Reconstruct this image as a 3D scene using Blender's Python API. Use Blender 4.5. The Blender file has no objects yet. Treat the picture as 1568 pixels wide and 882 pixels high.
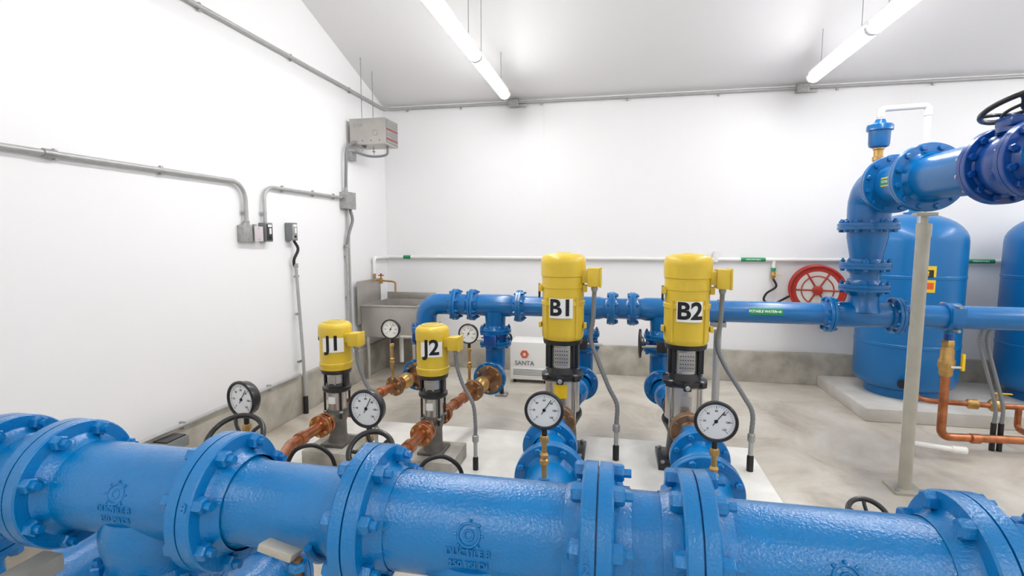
import bpy, bmesh, math, random
from mathutils import Vector as V, Matrix
random.seed(3)
sc = bpy.context.scene
pi = math.pi

# ---------------------------------------------------------------- materials
def lin(c):
    return tuple((x/12.92 if x <= .04045 else ((x+.055)/1.055)**2.4) for x in [k/255 for k in c])

def mk(name, rgb, rough=.5, metal=0, var=0.0, vscale=6, bump=0, bscale=60, coat=0, rgb2=None, emis=0, detail=4):
    m = bpy.data.materials.new(name); m.use_nodes = True
    nt = m.node_tree; p = nt.nodes['Principled BSDF']
    c = lin(rgb)
    p.inputs['Base Color'].default_value = (*c, 1)
    p.inputs['Roughness'].default_value = rough
    p.inputs['Metallic'].default_value = metal
    p.inputs['Coat Weight'].default_value = coat
    p.inputs['Coat Roughness'].default_value = .1
    tc = nt.nodes.new('ShaderNodeTexCoord')
    if var or rgb2:
        n = nt.nodes.new('ShaderNodeTexNoise'); n.inputs['Scale'].default_value = vscale
        n.inputs['Detail'].default_value = detail
        nt.links.new(tc.outputs['Object'], n.inputs['Vector'])
        r = nt.nodes.new('ShaderNodeValToRGB')
        r.color_ramp.elements[0].position = .35; r.color_ramp.elements[1].position = .65
        d = lin(rgb2) if rgb2 else tuple(x*(1-var) for x in c)
        r.color_ramp.elements[0].color = (*d, 1); r.color_ramp.elements[1].color = (*c, 1)
        nt.links.new(n.outputs['Fac'], r.inputs['Fac'])
        nt.links.new(r.outputs['Color'], p.inputs['Base Color'])
    if bump:
        n2 = nt.nodes.new('ShaderNodeTexNoise'); n2.inputs['Scale'].default_value = bscale
        n2.inputs['Detail'].default_value = 3
        nt.links.new(tc.outputs['Object'], n2.inputs['Vector'])
        b = nt.nodes.new('ShaderNodeBump'); b.inputs['Strength'].default_value = bump
        b.inputs['Distance'].default_value = .004
        nt.links.new(n2.outputs['Fac'], b.inputs['Height'])
        nt.links.new(b.outputs['Normal'], p.inputs['Normal'])
        if coat: nt.links.new(b.outputs['Normal'], p.inputs['Coat Normal'])
    if emis:
        p.inputs['Emission Color'].default_value = (*c, 1)
        p.inputs['Emission Strength'].default_value = emis
    return m

BLUE = mk('blue_paint_cast', (0, 122, 192), .2, 0, .12, 5, .45, 150, .25)
BLUE2 = mk('blue_paint_smooth', (0, 106, 174), .24, 0, .1, 4, .15, 100, .2)
BLUED = mk('blue_paint_dark', (0, 68, 148), .26, 0, .15, 4, .15, 60, .2)
TANKB = mk('tank_blue', (2, 108, 174), .35, 0, .08, 2, .03, 40, .1)
YEL = mk('motor_yellow', (226, 192, 54), .38, 0, .08, 5, .12, 120, .2)
BLK = mk('black_cast', (34, 33, 34), .35, 0, .2, 8, .15, 80, .2)
RUB = mk('black_rubber', (24, 24, 26), .5)
STL = mk('stainless', (214, 210, 204), .32, .85, .12, 10, .05, 90)
STLM = mk('stainless_sheet', (186, 182, 176), .4, .7, .15, 4)
GALV = mk('galvanized', (172, 172, 170), .4, .55, .2, 25)
GALVP = mk('conduit_grey', (180, 180, 178), .4, .35, .1, 15)
CASTG = mk('cast_grey', (120, 116, 110), .5, .4, .3, 20, .2, 60)
POLE = mk('pole_paint', (184, 180, 166), .5, .15, .15, 8, .1, 30)
COP = mk('copper', (190, 122, 82), .3, .7, 0, 14, rgb2=(152, 90, 56))
BRS = mk('brass', (200, 160, 96), .32, .7, .25, 20)
BRN = mk('brown_flange', (150, 114, 84), .42, .5, .35, 18, .2, 60)
WPL = mk('white_plastic', (236, 234, 230), .35)
WLAB = mk('label_white', (244, 244, 242), .4)
INK = mk('label_black', (14, 14, 16), .5)
GRN = mk('label_green', (22, 140, 84), .4)
RED = mk('red_enamel', (176, 44, 30), .35, 0, .2, 12)
ORG = mk('orange_logo', (224, 92, 44), .4)
YLAB = mk('label_yellow', (240, 200, 30), .4)
GREYP = mk('grey_enamel', (124, 126, 128), .45)
PINKP = mk('plate_pinkgrey', (200, 190, 194), .4)
GFACE = mk('gauge_face', (246, 245, 240), .3)
LENS = mk('light_lens', (253, 254, 255), .4, emis=37)
FIXW = mk('fixture_white', (236, 236, 234), .4)
WALL = mk('wall_white', (240, 239, 239), .42, 0, .015, .6, .02, 30)
CEIL = mk('ceiling_white', (230, 228, 228), .6, 0, .02, .5)
CURB = mk('curb_concrete', (190, 184, 172), .75, 0, .0, 5, .4, 30, rgb2=(156, 150, 138), detail=8)
PAD = mk('pad_concrete', (240, 238, 232), .6, 0, .0, 4, .15, 30, rgb2=(222, 219, 211), detail=8)
PADG = mk('tank_pad_concrete', (214, 211, 204), .65, 0, 0, 3, .15, 30, rgb2=(192, 188, 180), detail=8)
PLNT = mk('plinth_concrete', (188, 184, 174), .75, 0, 0, 8, .4, 35, rgb2=(152, 147, 136), detail=8)
FANG = mk('fan_grille', (200, 184, 100), .5)

def floor_mat():
    m = bpy.data.materials.new('floor_concrete'); m.use_nodes = True
    nt = m.node_tree; p = nt.nodes['Principled BSDF']
    tc = nt.nodes.new('ShaderNodeTexCoord')
    n = nt.nodes.new('ShaderNodeTexNoise'); n.inputs['Scale'].default_value = 1.5; n.inputs['Detail'].default_value = 12
    n.inputs['Roughness'].default_value = .66; n.inputs['Distortion'].default_value = .7
    nt.links.new(tc.outputs['Object'], n.inputs['Vector'])
    r = nt.nodes.new('ShaderNodeValToRGB')
    e = r.color_ramp.elements
    e[0].position = .3; e[0].color = (*lin((158, 148, 133)), 1)
    e[1].position = .68; e[1].color = (*lin((216, 211, 201)), 1)
    k = e.new(.48); k.color = (*lin((196, 188, 174)), 1)
    nt.links.new(n.outputs['Fac'], r.inputs['Fac'])
    nt.links.new(r.outputs['Color'], p.inputs['Base Color'])
    n2 = nt.nodes.new('ShaderNodeTexNoise'); n2.inputs['Scale'].default_value = 4; n2.inputs['Detail'].default_value = 6
    nt.links.new(tc.outputs['Object'], n2.inputs['Vector'])
    mr = nt.nodes.new('ShaderNodeMapRange'); mr.inputs['To Min'].default_value = .24; mr.inputs['To Max'].default_value = .5
    nt.links.new(n2.outputs['Fac'], mr.inputs['Value']); nt.links.new(mr.outputs['Result'], p.inputs['Roughness'])
    b = nt.nodes.new('ShaderNodeBump'); b.inputs['Strength'].default_value = .08
    nt.links.new(n2.outputs['Fac'], b.inputs['Height']); nt.links.new(b.outputs['Normal'], p.inputs['Normal'])
    return m
FLOOR = floor_mat()

# ---------------------------------------------------------------- mesh builder
def frame(ax):
    z = V(ax).normalized()
    ref = V((0, 0, 1)) if abs(z.z) < .9 else V((0, 1, 0))
    x = ref.cross(z).normalized()
    return x, z.cross(x), z

def fillet(pts, R, n=7):
    pts = [V(p) for p in pts]
    if R <= 0 or len(pts) < 3: return pts
    out = [pts[0]]
    for i in range(1, len(pts)-1):
        P = pts[i]; a = pts[i-1]-P; b = pts[i+1]-P
        la, lb = a.length, b.length; a.normalize(); b.normalize()
        th = pi - a.angle(b)
        if th < .02: out.append(P); continue
        L = min(R*math.tan(th/2), la*.49, lb*.49); r = L/math.tan(th/2)
        c = P + (a+b).normalized()*(r/math.cos(th/2))
        s = ((P+a*L)-c).normalized(); e = ((P+b*L)-c).normalized(); om = s.angle(e)
        for k in range(n+1):
            t = k/n
            out.append(c + (s*math.sin((1-t)*om)+e*math.sin(t*om))*(r/math.sin(om)))
    out.append(pts[-1]); return out

def smooth(pts, n=8):
    pts = [V(p) for p in pts]; q = [pts[0]*2-pts[1]]+pts+[pts[-1]*2-pts[-2]]; out = []
    for i in range(1, len(q)-2):
        a, b, c, d = q[i-1:i+3]
        for k in range(n):
            t = k/n
            out.append(.5*((2*b)+(c-a)*t+(2*a-5*b+4*c-d)*t*t+(3*b-a-3*c+d)*t**3))
    out.append(pts[-1]); return out

class MB:
    def __init__(s): s.v = []; s.f = []; s.m = []; s.mats = []
    def mi(s, mat):
        if mat not in s.mats: s.mats.append(mat)
        return s.mats.index(mat)
    def add(s, vs, fs, mat):
        o = len(s.v); k = s.mi(mat)
        s.v += [V(x) for x in vs]
        for f in fs: s.f.append([o+i for i in f]); s.m.append(k)
    def lathe(s, o, ax, prof, mat, seg=32, cap=True, phase=0):
        o = V(o); x, y, z = frame(ax); vs = []; rings = []; fs = []
        for d, r in prof:
            if r < 1e-6: rings.append([len(vs)]); vs.append(o+z*d)
            else:
                rings.append(list(range(len(vs), len(vs)+seg)))
                for i in range(seg):
                    a = 2*pi*i/seg+phase; vs.append(o+z*d+x*(r*math.cos(a))+y*(r*math.sin(a)))
        for A, B in zip(rings, rings[1:]):
            if len(A) == 1 and len(B) == 1: continue
            for i in range(seg):
                j = (i+1) % seg
                if len(A) == 1: fs.append([A[0], B[i], B[j]])
                elif len(B) == 1: fs.append([A[i], A[j], B[0]])
                else: fs.append([A[i], A[j], B[j], B[i]])
        if cap:
            if len(rings[0]) > 1: fs.append(rings[0][::-1])
            if len(rings[-1]) > 1: fs.append(rings[-1])
        s.add(vs, fs, mat)
    def cyl(s, a, b, r, mat, r2=None, seg=24, ch=0):
        a = V(a); b = V(b); L = (b-a).length; r2 = r if r2 is None else r2
        if ch: prof = [(0, r-ch), (ch, r), (L-ch, r2), (L, r2-ch)]
        else: prof = [(0, r), (L, r2)]
        s.lathe(a, b-a, prof, mat, seg)
    def tube(s, pts, r, mat, R=0, seg=14, rib=0):
        pts = fillet(pts, R)
        if rib:
            q = []
            for a, b in zip(pts, pts[1:]):
                n = max(1, int((b-a).length/rib))
                for k in range(n): q.append(a.lerp(b, k/n))
            q.append(pts[-1]); pts = q
        n = len(pts); vs = []; fs = []
        t0 = (pts[1]-pts[0]).normalized(); x, y, _ = frame(t0); pt = t0
        for i, p in enumerate(pts):
            t = (pts[min(i+1, n-1)]-pts[max(i-1, 0)]).normalized()
            q = pt.rotation_difference(t); x = q @ x; y = q @ y; pt = t
            rr = r*(1 if not rib or i % 2 else .86)
            for k in range(seg):
                a = 2*pi*k/seg; vs.append(p+x*(rr*math.cos(a))+y*(rr*math.sin(a)))
        for i in range(n-1):
            for k in range(seg):
                j = (k+1) % seg
                fs.append([i*seg+k, i*seg+j, (i+1)*seg+j, (i+1)*seg+k])
        fs.append(list(range(seg))[::-1]); fs.append(list(range((n-1)*seg, n*seg)))
        s.add(vs, fs, mat)
    def torus(s, c, ax, R, r, mat, seg=40, ss=10, arc=2*pi, start=0, closed=True, sq=1):
        c = V(c); x, y, z = frame(ax); vs = []; fs = []
        n = seg if closed else seg+1
        for i in range(n):
            a = start+arc*i/seg; d = x*math.cos(a)+y*math.sin(a)
            for k in range(ss):
                b = 2*pi*k/ss; vs.append(c+d*(R+r*math.cos(b))+z*(r*sq*math.sin(b)))
        for i in range(seg):
            i2 = (i+1) % n
            for k in range(ss):
                j = (k+1) % ss
                fs.append([i*ss+k, i2*ss+k, i2*ss+j, i*ss+j])
        if not closed: fs.append(list(range(ss))); fs.append(list(range(seg*ss, seg*ss+ss)))
        s.add(vs, fs, mat)
    def box(s, c, d, mat, bev=.004, rot=None):
        bm = bmesh.new(); bmesh.ops.create_cube(bm, size=1)
        for v in bm.verts: v.co = V((v.co.x*d[0], v.co.y*d[1], v.co.z*d[2]))
        if bev: bmesh.ops.bevel(bm, geom=list(bm.edges), offset=min(bev, min(d)*.45), segments=2, affect='EDGES', profile=.6)
        M = rot if rot is not None else Matrix.Identity(3)
        bm.verts.index_update()
        s.add([M @ v.co+V(c) for v in bm.verts], [[v.index for v in f.verts] for f in bm.faces], mat); bm.free()
    def prism(s, pts, ext, mat):
        n = len(pts); a = [V(p) for p in pts]; b = [p+V(ext) for p in a]
        s.add(a+b, [list(range(n))[::-1], list(range(n, 2*n))]+[[i, (i+1) % n, (i+1) % n+n, i+n] for i in range(n)], mat)
    def hexb(s, c, ax, r, h, mat, dome=True):
        s.lathe(c, ax, [(0, r), (h*.8, r), (h, r*.8)], mat, 6, phase=random.random())
    def flange(s, c, ax, R, th, mat, n, br, pr, pair=True, hub=True, bm=None, gap=.004):
        c = V(c); x, y, z = frame(ax); bm = bm or mat; e = .004
        t = th if pair else th/2
        prof = []
        if hub: prof += [(-t-R*.22, pr), (-t-R*.06, pr*1.07), (-t, pr*1.16)]
        else: prof += [(-t, pr)]
        prof += [(-t, R-e), (-t+e, R)]
        if pair: prof += [(-gap/2, R), (-gap/2, R-.012), (gap/2, R-.012), (gap/2, R)]
        prof += [(t-e, R), (t, R-e)]
        if hub: prof += [(t, pr*1.16), (t+R*.06, pr*1.07), (t+R*.22, pr)]
        else: prof += [(t, pr)]
        s.lathe(c, z, prof, mat, 56 if R > .15 else 36, cap=False)
        ph = pi/n
        for i in range(n):
            a = 2*pi*i/n+ph; p = c+(x*math.cos(a)+y*math.sin(a))*(R*.865 if R > .1 else R*.78)
            h = br*1.1
            s.hexb(p+z*t, z, br, h, bm); s.hexb(p-z*t, -z, br, h, bm)
            s.cyl(p+z*(t+h), p+z*(t+h*1.7), br*.5, bm, seg=8)
    def wheel(s, c, ax, R, r, mat, spokes=5, dish=0.03, ph=0):
        c = V(c); x, y, z = frame(ax)
        s.torus(c, ax, R, r, mat, 48, 10)
        s.lathe(c-z*(dish+.015), z, [(0, r*1.6), (.03, r*1.9), (.04, r*1.2)], mat, 16)
        for i in range(spokes):
            a = 2*pi*i/spokes+ph; d = x*math.cos(a)+y*math.sin(a); e = x*math.cos(a+.25)+y*math.sin(a+.25)
            s.tube(smooth([c-z*dish+d*r, c-z*dish*.9+d*R*.35, c-z*dish*.35+e*R*.7, c+e*R], 4), r*.7, mat, seg=8)
    def text(s, st, size, C, right, up, nrm, mat, R=0, mode='v', ext=.0, off=.001, sub=3, bold=.02):
        cu = bpy.data.curves.new('tmp', 'FONT'); cu.body = st; cu.size = size; cu.align_x = 'CENTER'; cu.align_y = 'CENTER'; cu.extrude = ext
        cu.offset = size*bold
        ob = bpy.data.objects.new('tmp', cu); sc.collection.objects.link(ob)
        dg = bpy.context.evaluated_depsgraph_get(); me = bpy.data.meshes.new_from_object(ob.evaluated_get(dg))
        bm = bmesh.new(); bm.from_mesh(me)
        if R: bmesh.ops.triangulate(bm, faces=bm.faces[:]); bmesh.ops.subdivide_edges(bm, edges=bm.edges[:], cuts=sub, use_grid_fill=True)
        right, up, nrm, C = V(right), V(up), V(nrm), V(C); vs = []
        for v in bm.verts:
            a, b, h = v.co.x, v.co.y, v.co.z+off
            if R and mode == 'v': p = C+right*((R+h)*math.sin(a/R))+nrm*((R+h)*math.cos(a/R))+up*b
            elif R: p = C+up*((R+h)*math.sin(b/R))+nrm*((R+h)*math.cos(b/R))+right*a
            else: p = C+right*a+up*b+nrm*h
            vs.append(p)
        bm.verts.index_update()
        s.add(vs, [[v.index for v in f.verts] for f in bm.faces], mat)
        bm.free(); bpy.data.objects.remove(ob); bpy.data.curves.remove(cu); bpy.data.meshes.remove(me)
    def patch(s, C, right, up, nrm, w, h, mat, R=0, mode='v', off=.001, n=10, th=.0012):
        right, up, nrm, C = V(right), V(up), V(nrm), V(C); vs = []; fs = []
        for lay in (0, 1):
            for i in range(n+1):
                for sgn in (-1, 1):
                    q = (i/n-.5); hh = off+lay*th
                    if R and mode == 'v': a = q*w; p = C+right*((R+hh)*math.sin(a/R))+nrm*((R+hh)*math.cos(a/R))+up*(sgn*h/2)
                    elif R: a = q*h; p = C+up*((R+hh)*math.sin(a/R))+nrm*((R+hh)*math.cos(a/R))+right*(sgn*w/2)
                    else: p = C+right*(q*w)+up*(sgn*h/2)+nrm*hh
                    vs.append(p)
        N = 2*(n+1)
        for i in range(n):
            a = 2*i; fs.append([a, a+2, a+3, a+1]); fs.append([N+a, N+a+1, N+a+3, N+a+2])
            fs.append([a, N+a, N+a+2, a+2]); fs.append([a+1, a+3, N+a+3, N+a+1])
        fs.append([0, 1, N+1, N]); e = 2*n; fs.append([e, N+e, N+e+1, e+1])
        s.add(vs, fs, mat)
    def done(s, name, parent=None, ang=38):
        lo = V([min(v[i] for v in s.v) for i in range(3)]); hi = V([max(v[i] for v in s.v) for i in range(3)])
        o = V(((lo.x+hi.x)/2, (lo.y+hi.y)/2, lo.z))
        me = bpy.data.meshes.new(name); me.from_pydata([v-o for v in s.v], [], s.f)
        for m in s.mats: me.materials.append(m)
        me.polygons.foreach_set('material_index', s.m)
        bm = bmesh.new(); bm.from_mesh(me); bmesh.ops.recalc_face_normals(bm, faces=bm.faces[:]); bm.to_mesh(me); bm.free()
        me.polygons.foreach_set('use_smooth', [True]*len(me.polygons)); me.set_sharp_from_angle(angle=math.radians(ang))
        ob = bpy.data.objects.new(name, me); sc.collection.objects.link(ob)
        if parent: ob.parent = parent; ob.location = o-parent.location
        else: ob.location = o
        return ob

def empty(name, loc):
    e = bpy.data.objects.new(name, None); e.location = loc; e.empty_display_size = .1; sc.collection.objects.link(e); return e

# ---------------------------------------------------------------- room
XL, XR, YB, YF = -2.93, 6.2, 6.31, -3.6
ZE = 3.31; SL = .325; YR = (YB+YF)/2; ZR = ZE+SL*(YB-YR)
T = .15
b = MB(); b.prism([(XL-T, YF-T, 0), (XR+T, YF-T, 0), (XR+T, YB+T, 0), (XL-T, YB+T, 0)], (0, 0, -.15), FLOOR); b.done('floor')
b = MB(); b.prism([(XL, YB, 0), (XR, YB, 0), (XR, YB, ZE), (XL, YB, ZE)], (0, T, 0), WALL); b.done('wall_back')
b = MB(); b.prism([(XL, YF, 0), (XR, YF, 0), (XR, YF, ZE), (XL, YF, ZE)], (0, -T, 0), WALL); b.done('wall_front')
for nm, x, e in (('wall_left', XL, -T), ('wall_right', XR, T)):
    b = MB(); b.prism([(x, YF, 0), (x, YB, 0), (x, YB, ZE), (x, YR, ZR), (x, YF, ZE)], (e, 0, 0), WALL); b.done(nm)
b = MB(); b.prism([(XL-T, YB+T, ZE-SL*T), (XL-T, YR, ZR), (XL-T, YF-T, ZE-SL*T), (XL-T, YF-T, ZE-SL*T+.15), (XL-T, YR, ZR+.15), (XL-T, YB+T, ZE-SL*T+.15)], (XR-XL+2*T, 0, 0), CEIL); b.done('ceiling')
CT = .06
b = MB(); b.box(((XL+XR)/2, YB-CT/2, .18), (XR-XL, CT, .36), CURB, .008); b.done('baseboard_back')
b = MB(); b.box((XL+CT/2, (YF+YB-CT)/2, .18), (CT, YB-YF-CT, .36), CURB, .008); b.done('baseboard_left')
b = MB(); b.box((-.87, YB-.0015, 1.83), (.012, .003, 2.92), WALL, .001); b.done('trim_1')
b = MB(); b.box((-.7, 3.5, .05), (3.4, .96, .1), PAD, .012); b.done('equipment_pad')
b = MB(); b.box((4.2, 5.66, .06), (3.9, 1.17, .12), PADG, .012); b.done('tank_pad')

# ---------------------------------------------------------------- lights
def ceilz(y): return ZE+SL*(YB-y) if y > YR else ZE+SL*(y-YF)
def fixture(x, y0, z=3.2):
    L = 1.21; yc = y0-L/2; b = MB(); w = .056
    b.box((x, yc, z+.035), (.09, L, .05), FIXW, .006)
    prof = [(-w, .012)]+[(-w*math.cos(a), -.045*math.sin(a)) for a in [pi*i/8 for i in range(9)]]+[(w, .012)]
    b.prism([(x+p[0], y0-.02, z+p[1]) for p in prof], (0, -L+.04, 0), LENS)
    for yy in (y0-.01, y0-L+.01):
        b.prism([(x+p[0]*1.04, yy+.01, z+p[1]*1.06) for p in prof], (0, -.02, 0), FIXW)
    for yy in (y0-.2, y0-L+.2):
        b.cyl((x, yy, z+.05), (x, yy, ceilz(yy)-.002), .003, GALV, seg=6)
        b.box((x, yy, z+.065), (.05, .03, .015), GALV, .002)
    return b.done('fluorescent_light', ang=25)
for x in (-1.21, 1.85, 4.9):
    for i in range(3): fixture(x, 5.66-i*1.22)
    for i in range(2): fixture(x, -.4-i*1.22, 3.4)

# ---------------------------------------------------------------- foreground suction manifold
YM, ZM, RM, RF = 1.13, .967, .117, .1715
BR = .021
b = MB()
b.cyl((-2.3, YM, ZM), (-.96, YM, ZM), RM, BLUE, seg=64)
b.lathe((-.965, YM, ZM), (1, 0, 0), [(0, RM), (.035, RM), (.065, .104), (.30, .104), (.33, RM), (.37, RM)], BLUE, 64)
b.cyl((-.60, YM, ZM), (1.5, YM, ZM), RM-.002, BLUE, seg=64)
for x in (-1.72, -1.496, -.988, -.571, -.027, .178, .70, .92, 1.45):
    b.flange((x, YM, ZM), (1, 0, 0), RF, .034, BLUE, 8, BR, RM)
for x in (-2.3, 1.5):
    b.flange((x, YM, ZM), (1, 0, 0), RF, .03, BLUE, 8, BR, .02, hub=False)
ZL = .43
tees = [(-1.95, 0), (-1.22, 0), (-.30, 1), (.44, 1), (1.185, 0)]
for x, big in tees:
    b.lathe((x, YM, ZM), (0, 0, -1), [(.04, RM+.0), (.09, RM+.012), (.125, RM+.010), (.16, RM), (.235, RM)], BLUE, 48)
    b.flange((x, YM, ZM-.245), (0, 0, 1), RF, .025, BLUE, 8, BR, RM)
    C = V((x, YM, ZM)); Rr = RM-.001
    n = V((0, -.93, .37)).normalized(); up = V((0, .37, .93)).normalized()
    cc = C+n*Rr
    b.torus(cc, n, .024, .003, BLUE, 24, 6)
    b.torus(cc, n, .010, .0028, BLUE, 16, 6)
    for k in range(8):
        a = k*pi/4; d = V((1, 0, 0))*math.cos(a)+up*math.sin(a); b.cyl(cc+d*.027, cc+d*.033, .003, BLUE, seg=6)
    n2 = V((0, -1, .06)).normalized(); u2 = V((0, .06, 1)).normalized()
    b.text('DUCTILE 8', .021, C, (1, 0, 0), u2, n2, BLUE, Rr, 'h', .003, .0005, 1, .03)
    n3 = V((0, -.985, -.17)).normalized(); u3 = V((0, -.17, .985)).normalized()
    b.text('250 PSI DI', .021, C, (1, 0, 0), u3, n3, BLUE, Rr, 'h', .003, .0005, 1, .03)
    if big:
        b.tube([(x, YM, .70), (x, YM, ZL), (x, 1.7, ZL)], RM, BLUE, .2, 32)
    else:
        b.tube([(x, YM, .70), (x, YM, ZL), (x, 1.6, ZL)], RM*.85, BLUE, .2, 32)
        b.flange((x, 1.6, ZL), (0, 1, 0), .15, .024, BLUE, 8, .016, RM*.85)
for x, s_ in ((-.988+.018, '8'), (-.027-.018, '125')):
    for q, ch in enumerate(s_):
        a = .35-q*.14
        nn = V((0, -math.cos(a), math.sin(a))); uu = V((0, math.sin(a), math.cos(a)))
        b.text(ch, .028, V((x, YM, ZM))+nn*RF, (1, 0, 0), uu, nn, BLUE, 0, 'v', .003, 0, 1, .04)
man = b.done('suction_manifold_pipe')

b = MB()
b.cyl((-.69, .985, 0), (-.69, .985, .6), .04, POLE); b.box((-.69, .985, .008), (.2, .2, .016), GALV, .003)
b.lathe((-.69, .985, .6), (0, 0, 1), [(0, .05), (.03, .05), (.04, .02)], GALV, 20)
b.cyl((-.69, .985, .6), (-.69, .985, .93), .011, BRN, seg=14)
for k in range(28): b.torus((-.69, .985, .66+k*.0085), (0, 0, 1), .0112, .002, BRN, 12, 5)
b.hexb((-.69, .985, .905), (0, 0, 1), .02, .018, BLUE)
rt = Matrix.Rotation(.22, 3, 'Y') @ Matrix.Rotation(-.25, 3, 'X')
b.box((-.735, .985, .945), (.085, .045, .018), POLE, .004, rt)
b.tube([(-.69, .99, .62), (-.69, 1.13, .62), (-.69, 1.13, .84)], .018, BLUE, .04)
b.torus((-.69, YM, ZM), (1, 0, 0), .112, .010, BLUE, 24, 8, arc=pi*.8, start=-pi*.9, closed=False)
b.done('pipe_support_stand')
b = MB(); b.cyl((-1.54, 1.0, 0), (-1.54, 1.0, .72), .04, POLE); b.box((-1.54, 1.0, .01), (.2, .2, .02), GALV, .003)
b.box((-1.54, 1.02, .745), (.07, .16, .05), POLE, .005); b.done('pipe_support_stand')

# ---------------------------------------------------------------- gauges
def gauge(x, y, z, zb, r=.088, yaw=0, ang=2.2, mat=BLUE):
    b = MB(); n = (Matrix.Rotation(yaw, 3, 'Z') @ V((0, -1, 0))); c = V((x, y, z)); up = V((0, 0, 1)); rt = up.cross(n).normalized()
    D = r*.66
    b.lathe(c-n*D*.5, n, [(0, r*.55), (.004, r*.8), (D*.25, r*.9), (D*.8, r*.93), (D*.82, r), (D, r), (D+.004, r*.93), (D+.002, r*.86), (D-.008, r*.85)], BLK, 48, cap=True)
    b.lathe(c+n*(D*.5-.008), n, [(0, r*.86), (.002, r*.86)], GFACE, 48)
    f = c+n*(D*.5-.0055)
    for k in range(31):
        a = math.radians(225-k*9); d = rt*math.cos(a)+up*math.sin(a); L = r*(.13 if k % 5 == 0 else .07)
        p = f+d*(r*.76); M = Matrix((rt, up, n)).transposed() @ Matrix.Rotation(a, 3, 'Z')
        b.box(p-d*L/2, (L, r*(.022 if k % 5 == 0 else .012), .0008), INK, 0, M)
    for k in range(7):
        a = math.radians(225-k*45); d = rt*math.cos(a)+up*math.sin(a)
        b.text(str(k*20), r*.14, f+d*r*.52, rt, up, n, INK)
    M = Matrix((rt, up, n)).transposed() @ Matrix.Rotation(ang, 3, 'Z')
    d = rt*math.cos(ang)+up*math.sin(ang)
    b.box(f+d*r*.2+n*.002, (r*.9, r*.035, .001), INK, 0, M)
    b.lathe(f, n, [(0, r*.09), (.004, r*.07)], INK, 16)
    s = V((x, y, z-r*.9))
    b.cyl(s, s-V((0, 0, .05)), .013, BLK, seg=12)
    zz = s.z-.045
    b.hexb((x, y, zz-.03), (0, 0, 1), .021, .03, BRS)
    b.cyl((x, y, zb), (x, y, zz), .012, BRS, seg=14)
    m = (zb+zz)/2
    if zz-zb > .08:
        b.lathe((x, y, m-.03), (0, 0, 1), [(0, .014), (.005, .021), (.025, .021), (.03, .015), (.05, .021), (.06, .014)], BRS, 8)
    b.hexb((x, y, zb), (0, 0, 1), .024, .022, mat)
    return b.done('pressure_gauge')
gauge(-.30, 2.25, .885, ZL+RM-.005, .088, .05, 1.0)
gauge(.43, 2.25, .885, ZL+RM-.005, .088, -.1, .95)
gauge(-1.08, 2.1, .89, ZL+.04, .088, -.1, 1.1, BRS)
gauge(-1.73, 2.12, .885, ZL+.04, .09, -.2, 1.0, BRS)
gauge(-1.84, 4.02, .89, ZL+.03, .085, .0, 1.1, BRS)
gauge(-1.17, 4.05, .87, ZL+.03, .085, .0, 1.1, BRS)

# ---------------------------------------------------------------- big suction branches
PB = ((-.30, -.355), (.44, .48))
for x, px in PB:
    b = MB()
    b.cyl((x, 1.7, ZL), (x, 2.5, ZL), RM, BLUE, seg=40)
    b.flange((x, 1.72, ZL), (0, 1, 0), RF, .026, BLUE, 8, .0185, RM)
    b.flange((x, 2.52, ZL), (0, 1, 0), RF+.015, .03, BLUE, 8, .0185, RM)
    b.lathe((x, 2.54, ZL), (px-x, .4, 0), [(0, RM), (.05, RM), (.30, .098), (.42, .095)], BLUE, 40)
    b.flange((px, 2.92, ZL), (0, 1, 0), .16, .028, BLUE, 8, .0165, .095)
    b.lathe((px, 2.95, ZL), (0, 1, 0), [(0, .095), (.12, .095), (.3, .06), (.37, .06)], BLUE, 32)
    b.flange((px, 3.33, ZL), (0, 1, 0), .115, .024, BRN, 6, .015, .06, bm=BRN)
    b.done('pump_suction_pipe')

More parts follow.
